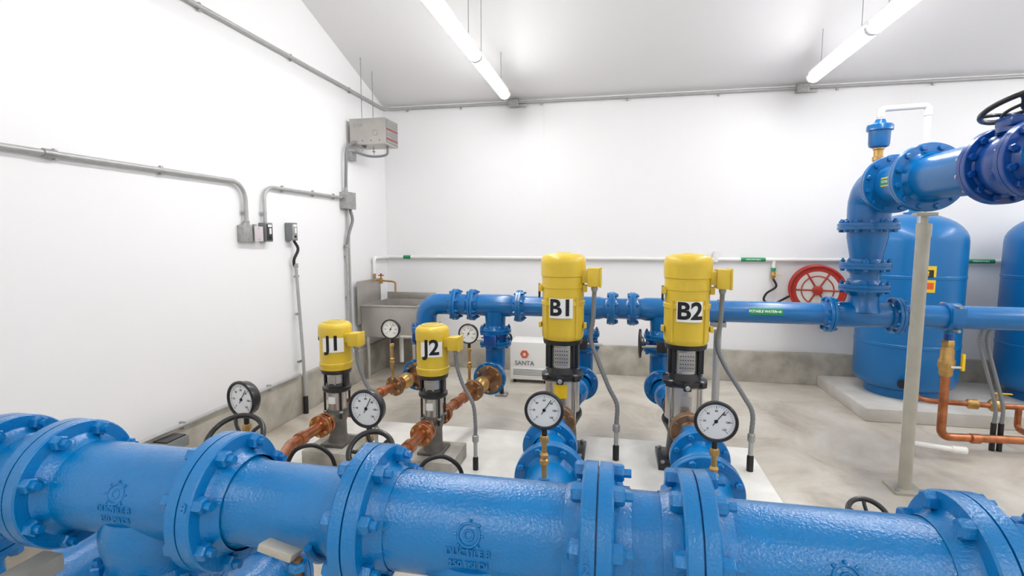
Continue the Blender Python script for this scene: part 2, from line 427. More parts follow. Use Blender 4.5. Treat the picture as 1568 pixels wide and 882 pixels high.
# ---------------------------------------------------------------- pumps
def pump(X, Y, lab, kind, cdx):
    root = empty('booster_pump', (X, Y, .1))
    if kind == 'B':
        zb = .1; m0, m1, mr = .945, 1.55, .153
        b = MB()
        b.box((X, Y, zb+.02), (.34, .32, .04), BLK, .006)
        for sx in (-1, 1):
            for sy in (-1, 1): b.hexb((X+sx*.14, Y+sy*.13, zb+.04), (0, 0, 1), .014, .016, GALV)
        b.lathe((X, Y, zb+.03), (0, 0, 1), [(0, .13), (.05, .11), (.18, .1), (.22, .12), (.26, .142), (.28, .144), (.295, .138)], BLK, 36)
        b.cyl((X, Y-.25, ZL-.02), (X, Y+.25, ZL-.02), .065, BLK)
        for s in (-1, 1): b.flange((X, Y+s*.235, ZL-.01), (0, 1, 0), .115, .028, BRN, 6, .015, .065, pair=False, bm=GALV)
        b.cyl((X, Y, .39), (X, Y, .665), .122, STL, seg=48)
        b.torus((X, Y, .43), (0, 0, 1), .123, .004, STL); b.torus((X, Y, .65), (0, 0, 1), .123, .004, STL)
        for k in range(4):
            a = pi/4+k*pi/2; px, py = X+.14*math.cos(a), Y+.14*math.sin(a)
            b.cyl((px, py, .38), (px, py, .7), .008, STL, seg=10); b.hexb((px, py, .69), (0, 0, 1), .016, .016, GALV)
        b.lathe((X, Y, .662), (0, 0, 1), [(0, .135), (.008, .148), (.032, .148), (.042, .11), (.085, .1)], BLK, 36)
        for k in range(4):
            a = k*pi/2; b.box((X+.12*math.cos(a+pi/4), Y+.12*math.sin(a+pi/4), .682), (.09, .05, .04), BLK, .006, Matrix.Rotation(a+pi/4, 3, 'Z'))
        b.box((X, Y-.155, .675), (.05, .03, .05), BLK, .006); b.hexb((X, Y-.17, .675), (0, -1, 0), .016, .014, STL)
        for a in (0, pi):
            b.box((X+.105*math.cos(a), Y, .835), (.022, .09, .19), BLK, .005)
            b.box((X+.085*math.cos(a), Y-.06, .835), (.018, .03, .19), BLK, .004)
        b.lathe((X, Y, .745), (0, 0, 1), [(0, .090), (.165, .090)], STL, 30)
        b.box((X, Y-.092, .83), (.105, .006, .13), STLM, .002)
        for i in range(4):
            for j in range(6):
                b.cyl((X-.04+j*.016, Y-.097, .79+i*.026), (X-.04+j*.016, Y-.094, .79+i*.026), .0042, BLK, seg=6)
        for sx in (-1, 1):
            for sz in (-1, 1): b.cyl((X+sx*.045, Y-.098, .83+sz*.055), (X+sx*.045, Y-.094, .83+sz*.055), .005, STL, seg=8)
        b.lathe((X, Y, .905), (0, 0, 1), [(0, .1), (.008, .135), (.035, .14), (.042, .13)], BLK, 36)
        if lab == 'B1': b.patch((X, Y, .59), (1, 0, 0), (0, 0, 1), (0, -1, 0), .09, .10, YLAB, .122, off=.001)
        else: b.patch((X-.0, Y, .57), (1, 0, 0), (0, 0, 1), (0, -1, 0), .07, .07, GALVP, .122, off=.001)
        b.done('pump_body', root)
        m = MB()
        m.lathe((X, Y, m0), (0, 0, 1), [(0, .12), (.0, .135), (.02, .145), (.04, mr-.006), (.24, mr-.006), (.245, mr), (.25, mr), (.27, mr), (.275, mr-.008), (.36, mr-.008), (.365, mr-.004), (.44, mr-.004),
                                        (.445, mr+.002), (.53, mr+.004), (.545, mr+.004), (.575, mr-.004), (.592, mr-.025), (.60, mr-.06), (.603, 0)], YEL, 56)
        m.lathe((X, Y, m1-.004), (0, 0, 1), [(0, .05), (.006, .045), (.007, 0)], YEL, 24)
        for k in range(4):
            a = k*pi/2+pi/4; m.cyl((X+.148*math.cos(a), Y+.148*math.sin(a), m0+.02), (X+.148*math.cos(a), Y+.148*math.sin(a), m0+.30), .012, YEL, seg=10)
        for sgn in (-1, 1):
            m.box((X+sgn*(mr+.0), Y-.03, m0+.36), (.03, .05, .05), YEL, .005)
            m.box((X+sgn*(mr+.004), Y-.03, m0+.10), (.02, .05, .04), YEL, .005)
        m.box((X-mr-.01, Y-.04, m0+.34), (.014, .02, .1), BLK, .003)
        m.done('motor', root)
        l = MB(); l.patch((X, Y, 1.175), (1, 0, 0), (0, 0, 1), (0, -1, 0), .165, .135, WLAB, mr, off=.002)
        l.text(lab, .155, (X, Y, 1.175), (1, 0, 0), (0, 0, 1), (0, -1, 0), INK, mr, off=.005, bold=.03)
        l.done('number_label', root)
        t = MB(); jx = X+mr+.055
        t.box((X+mr+.01, Y-.03, 1.39), (.06, .09, .09), YEL, .006)
        t.box((jx+.005, Y-.03, 1.385), (.085, .13, .13), YEL, .012); t.box((jx+.052, Y-.03, 1.385), (.014, .14, .14), YEL, .006)
        t.done('terminal_box', root)
        c = MB(); cy = Y-.03
        c.lathe((jx+.01, cy, 1.285), (0, 0, 1), [(0, .018), (.02, .024), (.035, .02)], GALV, 8)
        pts = smooth([(jx+.01, cy, 1.29), (jx+.005, cy, 1.1), (jx-.01, cy, .95), (jx+.035, cy, .82), (X+cdx*.85, cy-.02, .62), (X+cdx, cy-.02, .5), (X+cdx, cy-.02, .36)], 10)
        c.tube(pts, .0165, GREYP, seg=12, rib=.008)
        c.lathe((X+cdx, cy-.02, .30), (0, 0, 1), [(0, .018), (.01, .025), (.05, .025), (.06, .018)], GALV, 10)
        c.cyl((X+cdx, cy-.02, .1), (X+cdx, cy-.02, .32), .0155, GALVP)
        c.lathe((X+cdx, cy-.02, .1), (0, 0, 1), [(0, .022), (.1, .022), (.11, .016)], RUB, 14)
        c.done('motor_conduit', root)
    else:
        m0, m1, mr = .735, 1.075, .112
        b = MB()
        b.box((X, Y, .15), (.36, .36, .098), PLNT, .01)
        b.box((X, Y, .21), (.17, .20, .022), CASTG, .005)
        b.lathe((X, Y, .22), (0, 0, 1), [(0, .075), (.04, .06), (.14, .058), (.18, .07), (.22, .074), (.235, .07)], CASTG, 30)
        b.cyl((X, Y-.17, ZL-.03), (X, Y+.17, ZL-.03), .042, CASTG)
        for s in (-1, 1): b.flange((X, Y+s*.165, ZL-.03), (0, 1, 0), .072, .018, COP, 4, .012, .042, pair=False, bm=BRS)
        b.cyl((X, Y, .44), (X, Y, .60), .062, STL, seg=32)
        for k in range(4):
            a = pi/4+k*pi/2; px, py = X+.085*math.cos(a), Y+.085*math.sin(a)
            b.cyl((px, py, .40), (px, py, .62), .008, BLK, seg=10); b.hexb((px, py, .44), (0, 0, 1), .014, .014, GALV)
        b.lathe((X, Y, .585), (0, 0, 1), [(0, .09), (.01, .098), (.03, .098), (.04, .075), (.06, .07)], BLK, 32)
        for a in (0, pi): b.box((X+.075*math.cos(a), Y, .66), (.016, .06, .13), BLK, .004)
        b.lathe((X, Y, .62), (0, 0, 1), [(0, .064), (.1, .064)], STL, 24)
        b.box((X, Y-.066, .665), (.06, .005, .06), STLM, .001)
        b.lathe((X, Y, .71), (0, 0, 1), [(0, .08), (.006, .1), (.025, .105), (.03, .1)], BLK, 32)
        b.box((X, Y-.07, .53), (.045, .02, .05), WLAB, .002)
        b.done('pump_body', root)
        m = MB()
        m.lathe((X, Y, m0), (0, 0, 1), [(0, .09), (.01, .106), (.03, mr-.004), (.04, mr), (.055, mr), (.06, mr-.005), (.235, mr-.005), (.24, mr), (.30, mr+.002), (.318, mr-.003), (.332, mr-.018), (.338, mr-.04), (.341, 0)], YEL, 48)
        m.lathe((X, Y, m1-.001), (0, 0, 1), [(0, .075), (.004, .07), (.004, 0)], FANG, 32)
        for r in (.03, .05): m.torus((X, Y, m1+.004), (0, 0, 1), r, .002, YEL, 24, 6)
        m.box((X-mr+.002, Y-.02, .98), (.012, .02, .08), BLK, .002)
        m.done('motor', root)
        d = .36 if lab == 'J1' else .28
        n = V((math.sin(d), -math.cos(d), 0)); rt = V((math.cos(d), math.sin(d), 0))
        l = MB(); l.patch((X, Y, .935), rt, (0, 0, 1), n, .15, .12, WLAB, mr, off=-.002)
        l.text(lab, .14, (X, Y, .935), rt, (0, 0, 1), n, INK, mr, off=.001, bold=.025)
        l.done('number_label', root)
        t = MB(); jx = X+mr+.045
        t.box((X+mr+.005, Y-.02, .965), (.05, .06, .06), YEL, .005)
        t.box((jx+.005, Y-.02, .96), (.075, .1, .09), YEL, .01); t.box((jx+.045, Y-.02, .96), (.012, .108, .098), YEL, .005)
        t.done('terminal_box', root)
        c = MB(); cy = Y-.02
        c.lathe((jx+.01, cy, .885), (0, 0, 1), [(0, .016), (.02, .02), (.03, .017)], GALV, 8)
        pts = smooth([(jx+.01, cy, .89), (jx+.02, cy, .8), (jx+.06, cy, .68), (X+cdx*.95, cy, .55), (X+cdx, cy, .42), (X+cdx, cy, .34)], 10)
        c.tube(pts, .0135, GREYP, seg=12, rib=.008)
        c.lathe((X+cdx, cy, .29), (0, 0, 1), [(0, .016), (.01, .022), (.045, .022), (.05, .016)], GALV, 10)
        c.cyl((X+cdx, cy, .1), (X+cdx, cy, .31), .013, GALVP)
        c.lathe((X+cdx, cy, .1), (0, 0, 1), [(0, .019), (.08, .019), (.09, .014)], RUB, 14)
        c.done('motor_conduit', root)
JX = (-1.91, -1.195)
pump(PB[0][1], 3.62, 'B1', 'B', .385)
pump(.48, 3.62, 'B2', 'B', .43)
pump(JX[0], 3.25, 'J1', 'J', .30)
pump(JX[1], 3.25, 'J2', 'J', .30)

# ---------------------------------------------------------------- discharge manifold (back)
YD, ZD, RD, FD = 4.45, 1.055, .0875, .141
b = MB()
b.tube([(-1.69, YD, .80), (-1.69, YD, ZD), (-1.3, YD, ZD)], RD+.006, BLUE2, .2, 32)
b.cyl((-1.4, YD, ZD), (4.7, YD, ZD), RD, BLUE2, seg=36)
for x in (-1.41, -1.25, -.82, -.49, -.02, .15, .63, 1.66, 2.13):
    b.flange((x, YD, ZD), (1, 0, 0), FD, .024, BLUE2, 8, .0155, RD)
for x in (-1.04, -.26, .39):
    b.lathe((x-.17, YD, ZD), (1, 0, 0), [(0, RD), (.04, RD+.01), (.30, RD+.01), (.34, RD)], BLUE2, 36, cap=False)
    b.lathe((x, YD, ZD), (0, 0, -1), [(.05, RD+.01), (.12, RD+.004), (.19, RD)], BLUE2, 32)
for x in (-1.69, -1.04, -.26, .39):
    b.flange((x, YD, .83), (0, 0, 1), FD, .022, BLUE2, 8, .0155, RD)
    b.lathe((x, YD, .745), (0, 0, 1), [(0, .11), (.065, .11)], BLUED, 32)
    b.flange((x, YD, .72), (0, 0, 1), FD, .022, BLUE2, 8, .0155, RD)
    b.tube([(x, YD, .72), (x, YD, ZL+.02), (x, YD-.2, ZL+.02)], RD, BLUE2, .16, 28)
    b.flange((x, YD-.22, ZL+.02), (0, 1, 0), FD, .022, BLUE2, 8, .0155, RD)
XRi = 1.90
b.lathe((XRi-.2, YD, ZD), (1, 0, 0), [(0, RD), (.04, RD+.012), (.36, RD+.012), (.4, RD)], BLUE2, 36, cap=False)
b.lathe((XRi, YD, ZD), (0, 0, 1), [(.03, RD+.04), (.08, RD+.02), (.14, .1), (.2, .1)], BLUE2, 36)
b.cyl((2.45, YD, ZD), (2.55, YD, ZD), RD+.02, BLUE2); b.box((2.5, YD-.1, ZD+.02), (.09, .03, .12), BLUE2)
for zz in (-.09, .09): b.cyl((2.5, YD-.12, ZD+zz), (2.5, YD+.12, ZD+zz), .012, GALV)
b.cyl((2.5, YD, ZD-.13), (2.5, YD, ZD-.06), .035, BLUE2)
nn = V((0, -1, .2)).normalized(); uu = V((0, .2, 1)).normalized()
b.patch((1.18, YD, ZD), (1, 0, 0), uu, nn, .25, .055, GRN, RD, 'h', .001)
b.text('POTABLE WATER', .026, (1.155, YD, ZD), (1, 0, 0), uu, nn, WLAB, RD, 'h', 0, .0035, 1)
b.box(V((1.268, YD, ZD))+nn*(RD+.0035), (.028, .002, .006), WLAB, 0); b.prism([V((1.28, YD, ZD+.012))+nn*(RD+.002), V((1.28, YD, ZD-.012))+nn*(RD+.004), V((1.294, YD, ZD))+nn*(RD+.003)], nn*.002, WLAB)
b.done('discharge_manifold_pipe')

for x, sd in ((-1.04, -1), (-.26, 1), (.39, -1), (-1.69, -1)):
    b = MB()
    b.cyl((x, YD-.11, .778), (x, YD-.17, .778), .03, BLK); b.box((x, YD-.2, .778), (.1, .07, .09), BLUED if x < -.5 else BLK, .01)
    b.cyl((x, YD-.2, .778), (x+sd*.17, YD-.2, .778), .012, STL)
    if x > 0: b.wheel((x+sd*.18, YD-.2, .80), (sd, 0, 0), .11, .010, BLK, 3)
    b.done('butterfly_valve_operator')

for x, px in ((-.26, PB[0][1]), (.39, .48)):
    b = MB()
    ax = V((x-px, (YD-.245)-3.9, 0))
    b.lathe((px, 3.9, ZL), ax, [(0, .065), (.04, .07), (.12, .11), (.2, .11), (.26, .088), (ax.length, .088)], BLUE2, 32)
    b.flange((px, 3.9, ZL), (0, 1, 0), .125, .024, BLUE2, 8, .0145, .065)
    b.done('check_valve')

for jx, mx in ((JX[0], -1.69), (JX[1], -1.04)):
    b = MB(); y0 = 3.45; y1 = YD-.245
    p0 = V((jx, y0, ZL-.03)); p1 = V((mx, y1, ZL+.02)); d = (p1-p0); L = d.length; dn = d.normalized()
    b.cyl(p0, p1, .034, COP)
    for t, R in ((.0, .07), (.62, .085), (1, .12)):
        b.flange(p0+d*t, d, R, .018, BRN, 6, .012, .034, bm=BRS)
    for t in (.25, .42, .8): b.lathe(p0+d*t-dn*.03, d, [(0, .034), (.004, .042), (.05, .042), (.056, .034)], COP, 20)
    b.lathe(p0+d*.72, d, [(0, .05), (.03, .065), (.09, .065), (.12, .05)], BRS, 20)
    b.done('copper_discharge_pipe')
    b = MB(); y0 = 3.05; gx = -1.73 if jx < -1.5 else -1.08; bx = -1.95 if jx < -1.5 else -1.22
    b.tube([(jx, y0, ZL-.03), (jx, 2.7, ZL-.03), (gx, 2.3, ZL), (gx, 1.9, ZL), (bx, 1.72, ZL), (bx, 1.63, ZL)], .034, COP, .05, 20)
    b.flange((jx, y0-.02, ZL-.03), (0, 1, 0), .075, .02, COP, 6, .012, .034, bm=BRS)
    b.lathe((jx, 2.78, ZL-.03), (0, 1, 0), [(0, .034), (.004, .043), (.06, .043), (.066, .034)], COP, 20)
    b.lathe((gx, 2.06, ZL), (0, 1, 0), [(0, .034), (.004, .045), (.12, .045), (.126, .034)], BRS, 20)
    b.done('copper_suction_pipe')
    b = MB(); vy = 1.93
    b.lathe((gx, vy-.06, ZL), (0, 1, 0), [(0, .036), (.0, .055), (.02, .055), (.025, .04), (.1, .04), (.105, .055), (.125, .055), (.125, .036)], BRS, 20)
    b.lathe((gx, vy, ZL+.02), (0.22, 0, 1), [(0, .05), (.06, .045), (.08, .055), (.1, .05), (.12, .025), (.2, .02)], BRS, 20)
    wx = gx+.09
    b.cyl((gx+.04, vy, ZL+.18), (wx, vy, .76), .009, STL)
    b.wheel((wx, vy, .765), (0.15, -.75, 1), .12 if jx < -1.5 else .09, .012, BLK, 5, .03, .4)
    b.done('gate_valve')
    b = MB()
    b.tube(smooth([(gx+.22, 2.1, .58), (gx+.26, 2.12, .65), (gx+.33, 2.16, .66), (gx+.39, 2.2, .60), (gx+.41, 2.22, .5)], 8), .010, RUB, seg=10)
    b.tube([(gx+.22, 2.1, .58), (gx+.22, 2.1, ZL), (gx+.02, 2.1, ZL)], .010, RUB, .03, seg=10)
    b.tube(smooth([(gx+.41, 2.22, .5), (gx+.42, 2.3, .3), (gx+.44, 2.4, .0)], 6), .010, RUB, seg=10)
    b.done('black_hose')

b = MB(); x, y = .885, 1.93
b.cyl((x, y, 0), (x, y, .40), .03, COP); b.lathe((x, y, .36), (0, 0, 1), [(0, .034), (.02, .05), (.1, .05), (.13, .025), (.2, .02)], BRS, 20)
b.cyl((x, y, .50), (x, y, .685), .008, STL); b.wheel((x, y, .685), (0, -.7, 1), .062, .009, BLK, 5, .02); b.done('gate_valve')

# ---------------------------------------------------------------- riser & overhead pipe
b = MB(); ZO = 2.03; RO = .137; FO = .203
b.flange((XRi, YD, 1.27), (0, 0, 1), .172, .026, BLUE2, 8, .0165, .105)
b.cyl((XRi, YD, 1.24), (XRi, YD, 1.46), .1, BLUE2, seg=40)
b.flange((XRi, YD, 1.44), (0, 0, 1), .172, .026, BLUE2, 8, .0165, .105)
b.lathe((XRi, YD, 1.46), (0, 0, 1), [(0, .105), (.05, .11), (.2, RO), (.28, RO)], BLUE2, 40)
b.flange((XRi, YD, 1.74), (0, 0, 1), FO, .026, BLUE2, 12, .0165, RO, hub=False)
b.tube([(XRi, YD, 1.74), (XRi, YD, ZO), (XRi+.01, YD-.32, ZO)], RO+.006, BLUE2, .25, 40)
b.flange((XRi+.01, 4.14, ZO), (0, 1, 0), FO, .026, BLUE2, 12, .0165, RO, hub=False)
b.cyl((XRi+.01, 4.16, ZO), (XRi+.02, 1.9, ZO-.02), RO, BLUE2, seg=48)
b.flange((XRi+.015, 3.74, ZO), (0, 1, 0), FO+.01, .028, BLUE2, 12, .018, RO)
b.patch((XRi+.012, 3.95, ZO), (0, -1, 0), (0, 0, 1), (-1, 0, 0), .13, .06, YLAB, RO, 'h', .001)
b.patch((XRi+.012, 3.95, ZO), (0, -1, 0), (0, 0, 1), (-1, 0, 0), .13, .042, GRN, RO, 'h', .003)
b.text('POTABLE', .022, (XRi+.012, 3.95, ZO), (0, -1, 0), (0, 0, 1), (-1, 0, 0), WLAB, RO, 'h', 0, .005, 1)
VY = 3.10; ZV = ZO-.015
b.flange((XRi+.02, VY, ZV), (0, 1, 0), FO-.01, .034, BLUED, 12, .019, RO, bm=BLUED)
b.lathe((XRi+.02, VY-.02, ZV), (0, -1, 0), [(0, RO), (.02, .15), (.09, .16), (.14, .16), (.2, .15), (.23, RO)], BLUED, 40)
b.flange((XRi+.02, VY-.27, ZV), (0, 1, 0), FO-.01, .034, BLUED, 12, .019, RO, bm=BLUED)
b.flange((XRi+.02, 1.9, ZV), (0, 1, 0), FO, .034, BLUE2, 12, .019, .02, hub=False)
for k in range(12):
    a = 2*pi*k/12+pi/12; b.cyl((XRi+.02+.166*math.cos(a), VY+.05, ZV+.166*math.sin(a)), (XRi+.02+.166*math.cos(a), VY+.075, ZV+.166*math.sin(a)), .012, GALV, seg=10)
b.done('discharge_riser_pipe')
b = MB(); vx, vy = XRi+.02, VY-.13
b.lathe((vx, vy, ZV+.12), (0, 0, 1), [(0, .09), (.02, .085), (.025, .11), (.05, .11), (.055, .06), (.08, .055), (.10, .03)], BLUED, 28)
b.box((vx-.03, vy-.02, ZV+.19), (.16, .12, .05), BLUED, .012)
for k in range(6):
    a = k*pi/3; b.hexb((vx+.09*math.cos(a), vy+.09*math.sin(a), ZV+.17), (0, 0, 1), .014, .014, GALV)
wa = V((-.16, .28, 1)).normalized(); wc = V((vx, vy, ZV+.275))
b.cyl(wc-wa*.09, wc+wa*.03, .014, STL)
b.wheel(wc, wa, .175, .013, BLK, 5, .03); b.torus(wc-wa*.025, wa, .10, .008, BLK, 36, 8)
b.done('gate_valve_operator')
b = MB(); ax_, ay = 1.885, 4.33
b.lathe((ax_, ay, 2.155), (0, 0, 1), [(0, .045), (.02, .045), (.02, .032), (.06, .03), (.065, .038), (.09, .038), (.095, .03), (.14, .03), (.145, .037), (.17, .037)], BRS, 10)
b.lathe((ax_, ay, 2.31), (0, 0, 1), [(0, .04), (.01, .062), (.03, .068), (.12, .070), (.125, .085), (.155, .085), (.165, .08), (.18, .04), (.19, .035), (.205, .03)], BLUE2, 32)
for k in range(6):
    a = k*pi/3; b.hexb((ax_+.075*math.cos(a), ay+.075*math.sin(a), 2.465), (0, 0, 1), .01, .012, BLUE2)
b.done('air_release_valve')
b = MB(); px = 2.19
b.tube([(ax_, ay, 2.50), (ax_, ay, 2.59), (px, ay, 2.60), (px, ay, .10), (px+.36, ay-.05, .08)], .021, WPL, .03, 16)
for p in ((ax_, ay, 2.56), (px, ay, 2.56), (px, ay, .12)): b.lathe(V(p)-V((0, 0, .03)), (0, 0, 1), [(0, .026), (.06, .026)], WPL, 16)
b.lathe((px+.3, ay-.04, .083), (1, -.13, 0), [(0, .027), (.09, .027)], WPL, 16)
b.done('pvc_vent_pipe')
b = MB(); sx, sy = 1.895, 3.70
b.cyl((sx, sy, 0), (sx, sy, 1.72), .037, POLE); b.box((sx, sy, .008), (.18, .18, .016), POLE, .003)
for dx in (-.07, .07): b.hexb((sx+dx, sy-.06, .016), (0, 0, 1), .014, .02, GALV)
b.lathe((sx, sy, 1.66), (0, 0, 1), [(0, .042), (.08, .042), (.085, .02), (.13, .02)], POLE, 20)
b.box((sx, sy, 1.80), (.12, .06, .02), POLE, .004)
b.done('pipe_support_post')
b = MB(); sx, sy = .84, 4.45
b.cyl((sx, sy, 0), (sx, sy, .90), .03, GALVP); b.box((sx, sy, .008), (.16, .16, .016), GALV, .003); b.box((sx, sy, .945), (.12, .06, .04), GALV, .004)
b.torus((sx, sy, ZD), (1, 0, 0), RD+.006, .008, GALV, 30, 8); b.done('pipe_support_post')

# ---------------------------------------------------------------- tanks
def tank(x, y, R=.425):
    b = MB(); z0 = .12
    b.lathe((x, y, z0), (0, 0, 1), [(0, R*.75), (.12, R*.75)], TANKB, 48)
    pr = [(.05, 0), (.055, R*.5), (.08, R*.8), (.12, R*.94), (.18, R), (.5, R), (.505, R+.004), (.53, R+.004), (.535, R), (1.15, R), (1.155, R+.004), (1.18, R+.004), (1.185, R), (1.50, R)]
    for k in range(1, 9):
        a = k/8*pi/2*.93; pr.append((1.5+.27*math.sin(a), R*(1-(1-math.cos(a))*.98)))
    pr += [(1.775, 0)]
    b.lathe((x, y, z0), (0, 0, 1), pr, TANKB, 64)
    b.lathe((x, y, z0+1.76), (0, 0, 1), [(0, .09), (.02, .09), (.025, .05), (.05, .045), (.052, 0)], TANKB, 24)
    d = V((-.15, -1, 0)).normalized(); rt = V((-d.y, d.x, 0))
    b.patch((x, y, 1.28), rt, (0, 0, 1), d, .12, .24, YLAB, R, off=.002)
    b.patch((x, y, 1.33), rt, (0, 0, 1), d, .08, .07, BLK, R, off=.004); b.patch((x, y, 1.22), rt, (0, 0, 1), d, .09, .06, ORG, R, off=.004)
    b.text('!', .06, (x, y, 1.33), rt, (0, 0, 1), d, YLAB, R, off=.006)
    dd = V((-.45, -.9, 0)).normalized(); p = V((x, y, .30))
    b.cyl(p+dd*(R-.02), p+dd*(R+.06), .035, RUB)
    return b.done('pressure_tank')
tank(2.84, 5.72); tank(4.10, 5.72)

b = MB(); cx = 2.5
b.cyl((cx, YD, .86), (cx, YD, .93), .03, BLUED); b.hexb((cx, YD, .83), (0, 0, 1), .045, .05, BRS)
b.lathe((cx, YD, .60), (0, 0, 1), [(0, .036), (.02, .045), (.05, .045), (.07, .055), (.12, .055), (.14, .045), (.2, .045), (.23, .034)], BRS, 18)
b.box((cx+.08, YD-.05, .72), (.02, .025, .13), YLAB, .004); b.cyl((cx, YD-.05, .68), (cx+.08, YD-.05, .68), .01, STL)
b.tube([(cx, YD, .62), (cx, YD, .12), (4.4, YD+.1, .12)], .03, COP, .06, 20)
b.lathe((cx+.2, YD, .12), (1, 0.03, 0), [(0, .03), (.005, .038), (.06, .038), (.065, .03)], COP, 18)
b.lathe((cx+.75, YD+.04, .12), (1, 0.03, 0), [(0, .045), (.02, .055), (.1, .055), (.12, .045)], BRS, 18)
b.done('copper_drop_pipe')
b = MB()
b.tube([(2.68, 5.24, .31), (2.56, 5.0, .31), (2.56, 4.8, .30), (3.1, 4.75, .30), (4.6, 4.8, .30)], .022, COP, .06, 16)
b.lathe((2.85, 4.775, .30), (1, -.08, 0), [(0, .03), (.01, .042), (.07, .042), (.08, .03)], BRS, 12)
b.lathe((3.0, 4.765, .30), (1, -.03, 0), [(0, .03), (.02, .05), (.08, .05), (.1, .03)], BRS, 16)
b.cyl((3.05, 4.765, .33), (3.05, 4.765, .40), .008, BRS); b.box((3.09, 4.765, .4), (.13, .02, .008), YLAB, .002)
b.tube([(3.2, 4.75, .30), (3.2, 4.75, .12), (3.2, 4.52, .12)], .022, COP, .05, 16)
b.cyl((4.0, 4.78, 0), (4.0, 4.78, .29), .018, GALV)
b.done('copper_tank_pipe')
b = MB()
for dx in (0, .05):
    b.tube(smooth([(2.80+dx, YD+.13, .98), (2.78+dx, YD+.12, .85), (2.84+dx, YD+.1, .6), (2.91+dx, YD+.1, .35), (2.91+dx, YD+.1, .2)], 10), .014, GREYP, seg=10, rib=.008)
    b.cyl((2.91+dx, YD+.1, 0), (2.91+dx, YD+.1, .22), .018, RUB)
b.done('flexible_conduit')

# ---------------------------------------------------------------- left wall electrics
XW = -2.895
def strap(b, y, z, vert=False, x=XW):
    b.box((x-.012, y, z), (.022, .02 if not vert else .06, .06 if not vert else .02), GALV, .003)
def jbox(y, z, w, h, mat, plate=None, d=.055):
    b = MB(); b.box((XL+d/2+.001, y, z), (d, w, h), mat, .004)
    b.box((XL+d+.003, y, z), (.006, w*1.02, h*1.02), plate or mat, .002)
    for sy in (-1, 1): b.cyl((XL+d+.005, y, z+sy*h*.38), (XL+d+.009, y, z+sy*h*.38), .005, GALV, seg=8)
    b.cyl((XL+.03, y, z+h/2), (XL+.03, y, z+h/2+.02), .016, GALV, seg=8)
    return b
b = MB()
b.tube([(XW, -2, 2.09), (XW, 3.66, 2.09), (XW, 3.66, 1.77)], .0165, GALVP, .14, 14)
for y in (.6, 2.25, 2.9): strap(b, y, 2.09)
b.cyl((XW, 2.18, 2.09), (XW, 2.24, 2.09), .022, GALV); strap(b, 3.66, 1.86, True); b.cyl((XW, 3.66, 1.75), (XW, 3.66, 1.79), .022, GALV)
b.done('electrical_conduit')
jbox(3.64, 1.69, .10, .13, GALV).done('junction_box')
jbox(3.755, 1.685, .10, .12, GALV, PINKP, d=.065).done('junction_box')
def switch(y, z, w=.09, h=.16):
    b = MB(); b.box((XL+.036, y, z), (.07, w, h), GREYP, .006); b.box((XL+.072, y, z), (.008, w*.8, h*.85), BLK if y < 4 else GALV, .003)
    b.box((XL+.078, y, z+.01), (.014, .02, .05), WLAB, .003); b.cyl((XL+.074, y, z-.045), (XL+.082, y, z-.045), .012, INK, seg=12)
    b.box((XL+.077, y, z+.055), (.003, w*.5, .02), WLAB, 0)
    return b.done('disconnect_switch')
switch(3.885, 1.70); switch(4.235, 1.71)
b = MB()
b.tube([(XW, 3.885, 1.78), (XW, 3.885, 2.085), (XW, 5.14, 2.085)], .0145, GALVP, .12, 14)
for y in (4.15, 4.62, 5.0): strap(b, y, 2.085)
strap(b, 3.885, 1.86, True); b.done('electrical_conduit')
jbox(5.26, 2.06, .2, .18, GALV, d=.08).done('junction_box')
b = MB()
b.tube(smooth([(XW, 4.27, 1.63), (XW+.02, 4.30, 1.55), (XW+.01, 4.25, 1.46), (XW, 4.26, 1.40)], 8), .014, RUB, rib=.008)
b.cyl((XW+.01, 4.27, 1.38), (XW+.01, 4.27, 1.42), .022, GALV)
b.tube([(XW+.01, 4.27, 1.40), (XW+.04, 4.28, .6), (XW+.055, 4.28, .0)], .0145, GALVP)
b.lathe((XW+.053, 4.28, 0), (0, 0, 1), [(0, .022), (.16, .022), (.17, .015)], RUB, 14)
for z in (1.3, .95, .5): strap(b, 4.275, z, True, XW+.02)
b.done('electrical_conduit')
b = MB()
b.tube(smooth([(XW+.01, 5.30, 1.97), (XW+.03, 5.31, 1.85), (XW+.02, 5.24, 1.7), (XW, 5.22, 1.56)], 8), .017, GREYP, rib=.008)
b.cyl((XW, 5.22, 1.54), (XW, 5.22, 1.58), .024, GALV)
b.cyl((XW, 5.22, .38), (XW, 5.22, 1.55), .0145, GALVP); b.cyl((XW, 5.27, .38), (XW, 5.27, 1.97), .0145, GALVP)
for z in (1.45, 1.0): strap(b, 5.24, z, True)
b.done('electrical_conduit')
b = MB(); b.cyl((XW+.01, 5.22, 2.15), (XW+.01, 5.22, 2.2), .02, GALV)
b.tube(smooth([(XW+.01, 5.22, 2.17), (XW+.02, 5.22, 2.4), (XW+.03, 5.24, 2.62), (XW+.09, 5.34, 2.70), (XW+.16, 5.42, 2.66)], 10), .018, GREYP, rib=.008)
b.tube(smooth([(XW+.05, 5.36, 2.60), (XW+.2, 5.45, 2.56), (XW+.36, 5.5, 2.58), (XW+.38, 5.5, 2.67)], 8), .014, GREYP, rib=.008)
b.box((XL+.031, 5.4, 2.56), (.06, .1, .1), GALV, .004); b.done('flexible_conduit')
b = MB(); ZC = 3.272
b.tube([(XW, -1.5, ZC), (XW, 6.275, ZC), (6.0, 6.275, ZC)], .0165, GALVP, .12, 14)
for y in (3.3, 4.35, 5.4): strap(b, y, ZC)
for x in (-2.6, -1.9, -.9, .1, 1.1, 2.3, 3.2): b.box((x, 6.287, ZC-.01), (.02, .022, .06), GALV, .003)
b.done('electrical_conduit')
